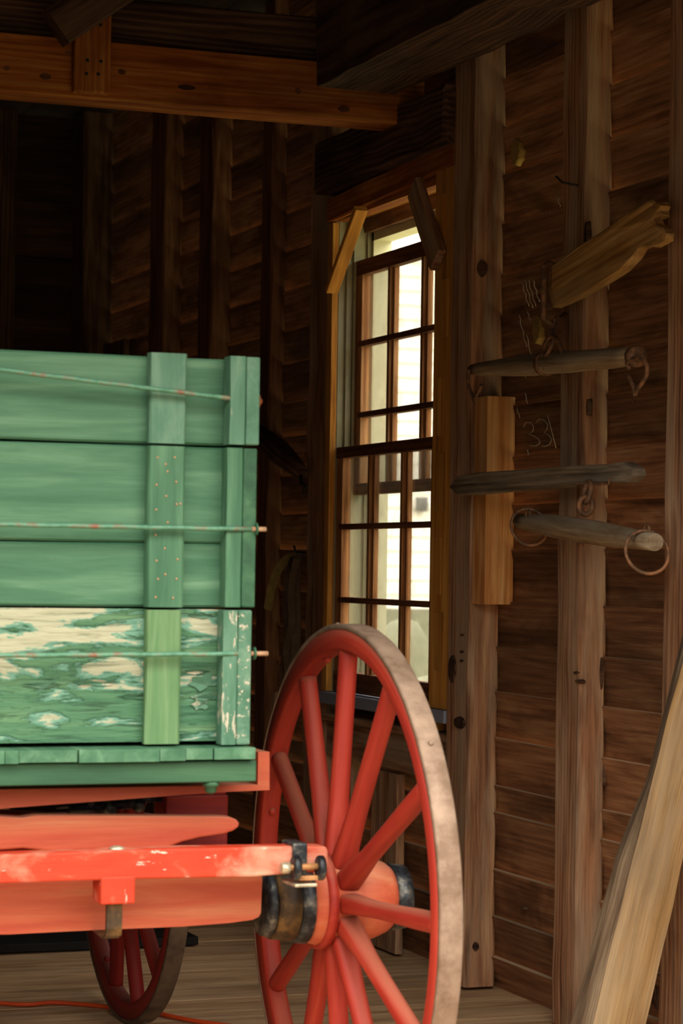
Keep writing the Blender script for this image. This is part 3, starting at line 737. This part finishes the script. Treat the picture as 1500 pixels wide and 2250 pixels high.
# upright cleats on the tailgate
xc0, xc1 = Xt(325, 1100, 5.19), Xt(405, 1100, 5.19)
for k, (za, zb, mt, y) in enumerate(((zB+.002, zA+.002, 'greenworn', 5.188), (zC+.002, zB-.004, 'green', 5.186), (zD+.002, zC-.004, 'green2', 5.190))):
    b = MB(); b.timber(((xc0+xc1)/2, (y+YT)/2, za), ((xc0+xc1)/2, (y+YT)/2, zb), xc1-xc0-(.004 if k == 2 else 0), YT-y, (1, 0, 0), .004, 14, .002, var=.02)
    o = obj('tailgate_cleat', b, M[mt], wag)
    if k == 1:
        for (px, py) in ((346, 1005), (384, 1005), (364, 1020), (368, 1036), (344, 1065), (387, 1059), (365, 1090), (343, 1120), (388, 1108), (396, 1107), (368, 1148), (342, 1175), (362, 1205), (344, 1232), (390, 1229), (347, 1272), (388, 1272), (363, 1262), (342, 1312), (380, 1314)):
            p = on(px, py, y=y-.001); q = MB(); q.sphere(p, .0028, (1, .5, 1), 5); obj('nail_head', q, M['rodrust'], o)
# side boards, their end cleats, both sides of the box
YB1 = 8.05
for side, (xi, xm, xo) in enumerate(((xe0, xe1, xe2), (XL, XL-.04, XL-.075))):
    for k, (za, zb, mt, mt2) in enumerate(((zB+.003, zA, 'greenworn', 'greenworn'), (zC+.003, zB-.003, 'green', 'green'), (zD, zC-.003, 'greenchip', 'greenchip'))):
        dy = (0, .012, .004)[k]; sh = (0, 0, -.009)[k] if side == 0 else 0
        x0, x1 = sorted((xi+sh*.6, xm-.001*(1 if side == 0 else -1)+sh))
        b = MB(); w_ = x1-x0
        b.poly([(-w_/2, -.021), (w_/2-.002, -.021), (w_/2, -.019), (w_/2, .021), (-w_/2, .021)][::1], ((x0+x1)/2, 5.181+dy, za), ((x0+x1)/2, 5.181+dy, zb), (1, 0, 0), 18, .0025, seed=k+side*9, var=.04)
        o = obj('end_cleat', b, M[mt], wag, bevel=.003)
        if k == 2: o['label'] = 'end cleat with paint worn to bare wood'
        x0, x1 = sorted((xm+sh, xo+sh))
        # side board: long lengthwise plank, its end seen beyond the cleat
        b = MB(); b.new(.05); rg = []; gg = []
        for i in range(25):
            y = 5.158+dy+(YB1-5.158-dy)*(i/24)**2
            e = .003*mnoise.noise(Vector((y*9, k, side))); 
            rg.append([Vector((x0, y, za)), Vector((x1, y, za)), Vector((x1, y, za+(zb-za)*.5)), Vector((x1, y, zb+e)), Vector((x0, y, zb+e)), Vector((x0, y, za+(zb-za)*.5))])
            gg.append([(y, v.z, v.x) for v in rg[-1]])
        b.rings(rg, gg, smooth=False)
        o = obj('side_board', b, M[mt2 if k != 1 else 'greendark'], wag, bevel=.004)
    # stakes along the outside of the box
    for yy in (5.9, 6.7, 7.5):
        board('side_stake', 'green', min(xo, xo+(.04 if side == 0 else -.04)), max(xo, xo+(.04 if side == 0 else -.04)), yy, yy+.07, zD, zA-.02, 'z')
# cracks and checks in the end grain are thin dark lines cut as grooves
# front board, box floor
board('front_board', 'green', XL, xe1, 8.0, 8.03, zD, zA, 'x')
zE, zF = Zt(1673, 300, 5.13), Zt(1722, 300, 5.15)
xfl = Xt(562, 1655, 5.13)
bounds = [.60, .78, .95, 1.06, 1.145, Xt(42, 1655, 5.13), Xt(167, 1655, 5.13)+.004, Xt(351, 1655, 5.13), Xt(408, 1655, 5.13), Xt(470, 1655, 5.13)-.002, xfl]
for i in range(len(bounds)-1):
    gl = .003 if i in (6, 9) else .0005
    b = MB(); b.new(.1); n = 6; x0, x1 = bounds[i]+gl, bounds[i+1]-.0005
    if x1-x0 < .004: continue
    b.box(x0, x1, 5.128+random.uniform(0, .003), 8.03, zE+random.uniform(-.002, .002), zD-.004, 'y', new=False)
    obj('floor_board', b, M['green'], wag, bevel=.0008)
board('floor_cleat', 'greendark', .60, Xt(563, 1700, 5.15), 5.150, 5.215, zF, zE-.003, 'x')  # darker green paints in the shade under the floor ends
board('floor_cleat', 'greendark', .60, Xt(563, 1700, 5.15), 7.2, 7.3, zF, zE-.003, 'x')
p = on(463, 1722, y=5.17); b = MB(); b.lathe([(-.022, .006), (-.018, .012), (-.006, .014), (-.004, .019), (.004, .019), (.006, .010)], p, 'z', 16); obj('cleat_bolt', b, M['greendark'], wag)
# rods across the tailgate
def rod(name, pts, ext, nut=True):
    b = MB(); b.tube(pts, .0055, 10); o = obj(name, b, M['rod'], wag)
    if ext:
        b = MB(); b.tube(ext, .0056, 10)
        obj('rod_end', b, M['rodrust'], o)
    return o
yR = 5.17
def spts(A, B_, n=24, wob=.0005):
    A, B_ = Vector(A), Vector(B_); return [A+(B_-A)*i/n+Vector((0, 0, wob*math.sin(i*1.1))) for i in range(n+1)]
A = on(0, 812, y=5.15); B_ = on(502, 875, y=5.165); A2 = A+(A-B_)*.55
rod('tie_rod', [A2]+spts(A, B_)+[B_+Vector((.02, 0, -.002))], [B_+Vector((.02, .002, -.002)), Vector((XR+.004, 5.175, B_.z-.006))])
q = on(570, 882, y=5.175); b = MB(); b.lathe([(-.004, .014), (.0, .016), (.002, .006)], (XR+.003, 5.175, q.z), 'x', 14); b.sphere(q, .007, (1, 1, 1.2), 6); obj('rod_nut', b, M['rustred'], wag)
for (ya, yb, xend, yend) in ((1152, 1162, 584, 1163), (1440, 1437, 588, 1436)):
    A = on(0, ya, y=5.16); B_ = on(502, yb, y=5.165); A2 = A+(A-B_)*.5; E = on(xend, yend, y=5.17)
    o = rod('tie_rod', [A2]+spts(A, B_)+[Vector((XR-.01, 5.17, E.z))], [Vector((XR-.012, 5.17, E.z)), E])
    b = MB(); b.lathe([(-.004, .013), (.0, .015), (.003, .006)], (XR+.001, 5.17, E.z), 'x', 14); obj('rod_washer', b, M['greendark'], o)
# ---- red running gear
YAX = 5.35; RW = .635
def xzprism(b, pts, y0, y1, gofs=0, n=1, bevel=None):
    b.new(.03)
    rg = [[Vector((p[0], y, p[1])) for p in pts] for y in (y0, y1)]
    b.rings(rg, [[(p[0], p[1], y) for p in pts] for y in (y0, y1)], smooth=False)
def P2(px, py, y): p = on(px, py, y=y); return (p.x, p.z)
# rear bolster with its corner stakes
yb = 5.27
mid = 1.19
def mirror(pts, m): return pts+[(2*m-x, z) for x, z in pts[::-1]]
pts = [P2(592, 1652, yb), P2(592, 1736, yb), P2(478, 1741, yb), P2(0, 1777, yb)]
left = [(2*mid-x, z) for x, z in pts[:3]][::-1]
full = pts+[(mid, pts[3][1]-.002)]+left+[(left[-1][0]+.028, left[-1][1]), (left[-1][0]+.028, pts[0][1]-.075)]+[(pts[0][0]-.0275, pts[0][1]-.075), (pts[0][0]-.0275, pts[0][1])]
b = MB(); xzprism(b, full, yb, yb+.11); o = obj('bolster', b, M['salmon'], wag, bevel=.004)
# rounded hound plank
yh = 5.26
pts = [P2(*q, yh) for q in ((0, 1793), (48, 1796), (80, 1791), (480, 1793), (506, 1795), (520, 1801), (527, 1809), (524, 1818), (512, 1826), (490, 1833), (440, 1840), (400, 1850), (366, 1863), (340, 1875), (120, 1872), (90, 1868), (50, 1864), (0, 1868))]
xl = 2*1.0-pts[6][0]
pts += [(.75, pts[-1][1]), (.75, pts[0][1])]
b = MB(); xzprism(b, pts, yh, yh+.045); obj('hound_plank', b, M['salmon'], wag, bevel=.005)
# red blocks behind, shade put into their darker colour
b = MB(); p0 = P2(365, 1749, 5.46); p1 = P2(500, 1860, 5.46); b.box(p0[0], p1[0], 5.46, 5.56, p1[1]-.05, p0[1], 'x'); b.box(p0[0]-.01, p1[0]-.004, 5.462, 5.56, p0[1], p0[1]+.012, 'x'); obj('hound_block', b, M['shadered'], wag, bevel=.004)
b = MB(); b.box(.62, 1.60, 5.31, 5.42, .70, .77, 'x'); obj('axle_block', b, M['shadered'], wag, bevel=.004)
b = MB(); b.timber((1.19, 5.3, .74), (1.19, 7.3, .66), .09, .09, (1, 0, 0)); obj('reach_pole', b, M['shadered'], wag)
for s_ in (-1, 1):
    b = MB(); b.timber((1.19+s_*.33, 5.42, .78), (1.19+s_*.05, 6.4, .72), .06, .07, (1, 0, 0)); obj('rear_hound', b, M['shadered'], wag)
for (px, py, l_, r_) in ((318, 1758, .05, .008), (250, 1770, .06, .012), (195, 1775, .05, .014), (160, 1768, .04, .01)):
    p = on(px, py, y=5.5); b = MB(); b.tube([p-Vector((l_, 0, 0)), p+Vector((l_, 0, .004))], r_, 10); b.sphere(p+Vector((l_, 0, 0)), r_*1.5, n=6); obj('bolt', b, M['iron'], wag)
# axle beam, tapering into the hub
y0 = 5.262
top = Zt(1932, 300, y0)
pa = [P2(*q, y0) for q in ((0, 2054), (200, 2044), (400, 2036), (505, 2028), (555, 2021), (568, 2015), (573, 2006))]
pts = pa+[(pa[-1][0]+.002, top-.004), (pa[-1][0]-.004, top)]
pts += [(2*mid-x, z) for x, z in pts[::-1]]
b = MB(); xzprism(b, pts, y0, 5.42); o = obj('axle_beam', b, M['salmon'], wag, bevel=.012, seg=3)
# brake bar: the bright orange-red bar in front
yk = 5.12
pts = [P2(*q, yk) for q in ((0, 1878), (200, 1870), (400, 1864), (690, 1859), (716, 1860), (721, 1868), (721, 1905), (716, 1916), (640, 1920), (590, 1924), (560, 1927), (300, 1932), (0, 1942))]
pts += [(.62, pts[-1][1]-.002), (.62, pts[0][1]+.002)]
b = MB(); xzprism(b, pts, yk, yk+.06); bar_ = obj('brake_bar', b, M['orange'], wag, bevel=.005, seg=3); bar_['label'] = 'bright orange red bar with worn paint'
p = on(256, 1866, y=yk+.02); b = MB(); b.sphere((p.x, p.y, p.z+.001), .016, (1.1, .9, .45), 8); obj('bolt_head', b, M['steel'], bar_)
b = MB(); p0 = P2(222, 1931, yk-.004); p1 = P2(297, 1986, yk-.004); b.box(p0[0], p1[0], yk-.004, yk+.07, p1[1], p0[1]+.004, 'z'); obj('bar_block', b, M['orange'], bar_, bevel=.004)
b = MB(); p0 = P2(235, 1987, yk+.02); p1 = P2(268, 2060, yk+.02); m_ = (p0[0]+p1[0])/2; hw = (p1[0]-p0[0])/2
b.rings([[Vector((m_-hw, y, z)), Vector((m_+hw, y, z)), Vector((m_+hw, y+.012, z)), Vector((m_-hw, y+.012, z))] for y, z in ((yk+.02, p0[1]+.01), (yk+.02, p1[1]+.02), (yk+.026, p1[1]+.004), (yk+.05, p1[1]-.006), (yk+.2, p1[1]+.002))],
        [[(z, x, 0) for x in range(4)] for z in (0, .03, .05, .07, .2)], smooth=False)
obj('strap', b, M['brown'], bar_, bevel=.003)
# clip, clevis and bolt at the bar's right end
b = MB(); p0 = P2(641, 1858, yk); p1 = P2(672, 1922, yk)
b.box(p0[0], p1[0], yk-.006, yk+.07, p0[1]-.008, p0[1]+.006, 'x'); b.box(p0[0], p1[0], yk-.008, yk-.0005, p1[1]-.01, p0[1]+.004, 'z', new=False)
obj('iron_clip', b, M['iron'], bar_, bevel=.003)
for px in (650, 704):
    q = on(px, 1907, y=yk-.03); b = MB(); b.rings([[Vector((q.x+dx, q.y+math.cos(k*math.pi/12)*.022*sc, q.z+math.sin(k*math.pi/12)*.028*sc)) for k in range(24)] for dx, sc in ((-.008, .9), (-.005, 1), (.005, 1), (.008, .9))], [[(0, k, 0) for k in range(24)]]*4)
    obj('clevis_cheek', b, M['iron'], bar_)
qa, qb = on(620, 1907, y=yk-.03), on(708, 1903, y=yk-.03); b = MB(); b.tube([qa, qb], .0075, 12); o = obj('clevis_pin', b, M['brass'], bar_)
b = MB(); b.lathe([(-.011, .011), (-.009, .0135), (.008, .0135), (.009, .011)], qa+Vector((.008, 0, 0)), 'x', 6); obj('bolt_nut', b, M['steel'], bar_)
qa, qb = on(655, 1931, y=yk-.03), on(700, 1927, y=yk-.03); b = MB(); b.box(qa.x, qb.x, yk-.036, yk-.02, qa.z-.004, qb.z+.004, 'x'); obj('clevis_base', b, M['brass'], bar_, bevel=.002)
qa, qb = on(645, 1946, y=yk-.03), on(694, 1944, y=yk-.03); b = MB(); b.box(qa.x, qb.x, yk-.04, yk+.05, qa.z-.003, qb.z+.004, 'x'); obj('clevis_plate', b, M['steel'], bar_, bevel=.002)
# ---- wheels: built once about the hub centre, axis along x, outside = +x
def build_wheel(R0, nsp, red, tiremat, a0, hubs=1.0):
    sc = hubs
    b = MB(); b.ringsolid([(-.024, R0-.062), (-.026, R0-.056), (-.026, R0-.013), (.024, R0-.013), (.024, R0-.056), (.020, R0-.062), (.01, R0-.066), (-.01, R0-.066)][::-1], 96)
    fel = obj('wheel', b, M[red], None, at=(0, 0, 0)); 
    kids = []
    def sub(name, b, mt, **k): o = obj(name, b, M[mt], None, at=(0, 0, 0), **k); kids.append(o); return o
    b = MB(); b.ringsolid([(-.027, R0-.0125), (-.027, R0-.003), (-.023, R0), (.023, R0), (.027, R0-.003), (.027, R0-.0125)][::-1], 96)
    for k in range(6):
        a = a0+k*math.pi/3+.12; b.sphere((0, math.sin(a)*R0, math.cos(a)*R0), .007, n=6)
    sub('iron_tire', b, tiremat)
    for k in range(nsp):
        a = a0+k*2*math.pi/nsp; d = Vector((0, math.sin(a), math.cos(a))); tdir = Vector((0, math.cos(a), -math.sin(a)))
        b = MB(); b.new(.06); rg = []; gg = []; N = 20; xoff = -.030
        for i in range(N+1):
            t = i/N; r = .085*sc+(R0-.058-.085*sc)*t
            rx = (.027*(1-t)+.0225*t)*(1-.06*math.sin(math.pi*t)); rt = .0235*(1-.14*math.sin(math.pi*min(1, t*1.3)))
            pw = 2+5*max(0, 1-t*3.2)**1.5           # diamond-nosed near the hub, round further out
            ring = []; g_ = []
            for q in range(16):
                ph = q*math.pi/8; cx, sx = math.cos(ph), math.sin(ph)
                den = (abs(cx)**pw+abs(sx)**pw)**(1/pw)
                ring.append(d*r+Vector((xoff*(1-t)+rx*cx/den, 0, -.012*(1-t)))+tdir*(rt*sx/den)); g_.append((r, rx*cx, rt*sx))
            rg.append(ring); gg.append(g_)
        b.rings(rg, gg); sub('spoke', b, red)
    for k in range(6):
        a = a0+(k*2+.5)*math.pi/6; b = MB(); b.sphere((.0, math.sin(a)*(R0-.068), math.cos(a)*(R0-.068)), .010, (1, 1, 1), 6); sub('rim_bolt', b, red)
    cx = -.030; HC = (0, 0, -.012*sc)
    b = MB(); b.lathe([(cx-.085, .062*sc), (cx-.08, .097*sc), (cx-.05, .105*sc), (cx-.03, .108*sc), (cx-.026, .104*sc), (cx+.03, .097*sc), (cx+.034, .100*sc), (cx+.06, .101*sc), (cx+.09, .095*sc), (cx+.12, .083*sc), (cx+.135, .072*sc), (cx+.14, .05*sc), (cx+.14, .001)], HC, n=64)
    sub('hub', b, 'salmon' if red == 'red' else red)
    b = MB(); b.lathe([(cx-.052, .104*sc), (cx-.05, .115*sc), (cx-.030, .115*sc), (cx-.028, .104*sc)], HC, n=64); sub('hub_band', b, red)
    b = MB(); b.lathe([(cx-.110, .05*sc), (cx-.109, .098*sc), (cx-.08, .101*sc), (cx-.078, .095*sc)], HC, n=64); o = sub('hub_band', b, 'iron'); o['label'] = 'black iron inner hub band'
    b = MB(); b.lathe([(cx+.134, .07*sc), (cx+.136, .079*sc), (cx+.172, .075*sc), (cx+.174, .066*sc), (cx+.150, .06*sc), (cx+.15, .001)], HC, n=64); o = sub('hub_band', b, 'iron'); o['label'] = 'black iron outer hub band'
    b = MB(); b.lathe([(cx-.164, .045*sc), (cx-.162, .088*sc), (cx-.112, .094*sc), (cx-.109, .06*sc)], HC, n=64); sub('hub_collar', b, 'brown')
    b = MB(); b.lathe([(cx-.186, .05*sc), (cx-.184, .079*sc), (cx-.168, .084*sc), (cx-.16, .05*sc)], HC, n=64); o = sub('skein_collar', b, 'iron'); o['label'] = 'worn black iron axle collar'
    for k in kids: k.parent = fel
    return fel, kids
def place(fel, kids, x, y, z, flip, copy):
    if copy:
        f = fel.copy(); COL.objects.link(f)
        for k in kids: c = k.copy(); COL.objects.link(c); c.parent = f
    else: f = fel
    f.parent = wag; f.location = Vector((x, y, z))-wloc(wag)
    f.rotation_euler = (0, 0, math.pi) if flip else (0, 0, 0)
    return f
XWH = 2.017
fel, kids = build_wheel(RW, 12, 'red', 'tire', R(1), 1.0)
fel['label'] = 'large rear wheel, bright red with twelve spokes'
f = place(fel, kids, XWH, YAX, RW, False, False)
f2 = place(fel, kids, 2*mid-XWH, YAX, RW, True, True); f2['label'] = 'rear wheel on the far side of the wagon, past the left edge of the photo'
RF = .56; YF = 7.2
fel2, kids2 = build_wheel(RF, 12, 'shadered', 'tiredark', R(12), .9)
fel2['label'] = 'front wheel, red coloured darker for shade, seen below the axle'
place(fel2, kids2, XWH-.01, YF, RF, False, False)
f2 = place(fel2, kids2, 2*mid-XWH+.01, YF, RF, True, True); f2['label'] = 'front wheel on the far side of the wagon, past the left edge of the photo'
b = MB(); b.timber((2*mid-XWH+.2, YF, RF+.02), (XWH-.2, YF, RF+.02), .12, .12, (0, 1, 0), .012); obj('axle_beam', b, M['shadered'], wag)
b = MB(); b.timber((.72, YF, .86), (1.66, YF, .86), .10, .10, (0, 1, 0), .01); b.timber((.9, YF, .74), (1.5, YF, .74), .12, .12, (0, 1, 0), .01); obj('bolster', b, M['shadered'], wag)
# ------------------------------------------------------------------ things on the floor and against the wall
pts = [on(x, y, z=.008) for x, y in ((-160, 2190), (0, 2204), (60, 2207), (110, 2203), (160, 2205), (215, 2210), (262, 2216), (330, 2223), (370, 2232), (420, 2242), (480, 2251), (560, 2262), (640, 2280))]
q = []
for i in range(len(pts)-1):
    for k in range(5):
        t = k/5; a0_, a1, a2, a3 = pts[max(i-1, 0)], pts[i], pts[i+1], pts[min(i+2, len(pts)-1)]
        q.append(.5*((2*a1)+(a2-a0_)*t+(2*a0_-5*a1+4*a2-a3)*t*t+(3*a1-a0_-3*a2+a3)*t**3))
b = MB(); b.tube(q, .0072, 8)
tag(obj('extension_cord', b, M['cord']), 'orange extension cord trailing over the floor planks behind the dark red wheel', 'cord')
c = on(440, 2081, z=0); b = MB(); b.box(.6, c.x, 8.53, 9.0, .004, .035, 'x')
tag(obj('floor_panel', b, M['blackmat'], bevel=.004), 'dark flat panel lying on the floor behind the front wheel', 'panel')
p = on(597, 1521, x=3.2); b = MB(); b.timber((p.x, p.y+.03, .01), (p.x+.03, p.y+.03, p.z), .055, .025, (0, 1, 0), .002, 8, .001)
tag(obj('upright_stick', b, M['post']), 'short light brown stick standing upright between the green box and the wheel rim', 'stick')
# harness straps and a dark wooden bar hanging left of the window
def strap(pts, x, w_, mt, name='harness_strap', par=None):
    P = [on(px, py, x=x+dx) for px, py, dx in pts]; q = []
    for i in range(len(P)-1):
        for k in range(5):
            t = k/5; a0_, a1, a2, a3 = P[max(i-1, 0)], P[i], P[i+1], P[min(i+2, len(P)-1)]
            q.append(.5*((2*a1)+(a2-a0_)*t+(2*a0_-5*a1+4*a2-a3)*t*t+(3*a1-a0_-3*a2+a3)*t**3))
    q.append(P[-1]); b = MB(); b.new(.05); rg = []; gg = []; L = 0
    for i, p in enumerate(q):
        tg_ = (q[min(i+1, len(q)-1)]-q[max(i-1, 0)]).normalized(); u = tg_.cross(Vector((-.6, -.8, 0))).normalized()*w_/2; nn = Vector((-.6, -.8, 0))*.003
        rg.append([p-u-nn, p+u-nn, p+u+nn, p-u+nn]); gg.append([(i*.03, k, 0) for k in range(4)])
    b.rings(rg, gg, smooth=False); return obj(name, b, M[mt], par)
har = empty('harness', on(640, 1225, x=3.2), 'bundle of old dark leather harness straps hanging left of the window', 'harness')
strap([(650, 1222, 0), (632, 1228, 0), (612, 1250, -.01), (597, 1290, -.01), (588, 1340, 0)], 3.18, .035, 'straw', par=har)['label'] = 'faded olive webbing strap'
strap([(648, 1225, 0), (632, 1262, 0), (628, 1330, 0), (630, 1400, 0), (622, 1450, 0), (618, 1480, .0), (622, 1502, 0), (634, 1506, 0)], 3.19, .022, 'leather', par=har)
strap([(652, 1228, 0), (640, 1300, 0), (642, 1370, 0), (630, 1430, 0), (636, 1490, 0)], 3.17, .03, 'leather', par=har)
strap([(655, 1222, 0), (650, 1270, 0), (652, 1370, 0), (648, 1440, 0), (640, 1495, 0)], 3.19, .035, 'leather', par=har)
b = MB(); b.sphere(on(643, 1240, x=3.17), .03, (.6, 1, 1), 8); obj('buckle', b, M['brown'], har)
b = MB(); p = on(650, 1215, x=3.19); b.tube([p+Vector((.045, .02, 0)), p, p+Vector((-.01, 0, .03))], .005, 8); obj('hook', b, M['iron'], har)
A = on(560, 945, x=3.212); B_ = on(664, 1040, x=3.19)
s3 = bar('neck_yoke', A, B_, [.03, .04, .048, .05, .046, .038, .028], 'dark', 'dark thick wooden bar hanging slanted between the green box and the window post')
b = MB(); q = [on(x, y, x=3.10) for x, y in ((655, 1040), (657, 1058), (666, 1062), (662, 1080))]; q = [v+Vector((.08, .2, 0)) for v in q]; b.tube(q, .006, 8); obj('trace_hook', b, M['iron'], s3)
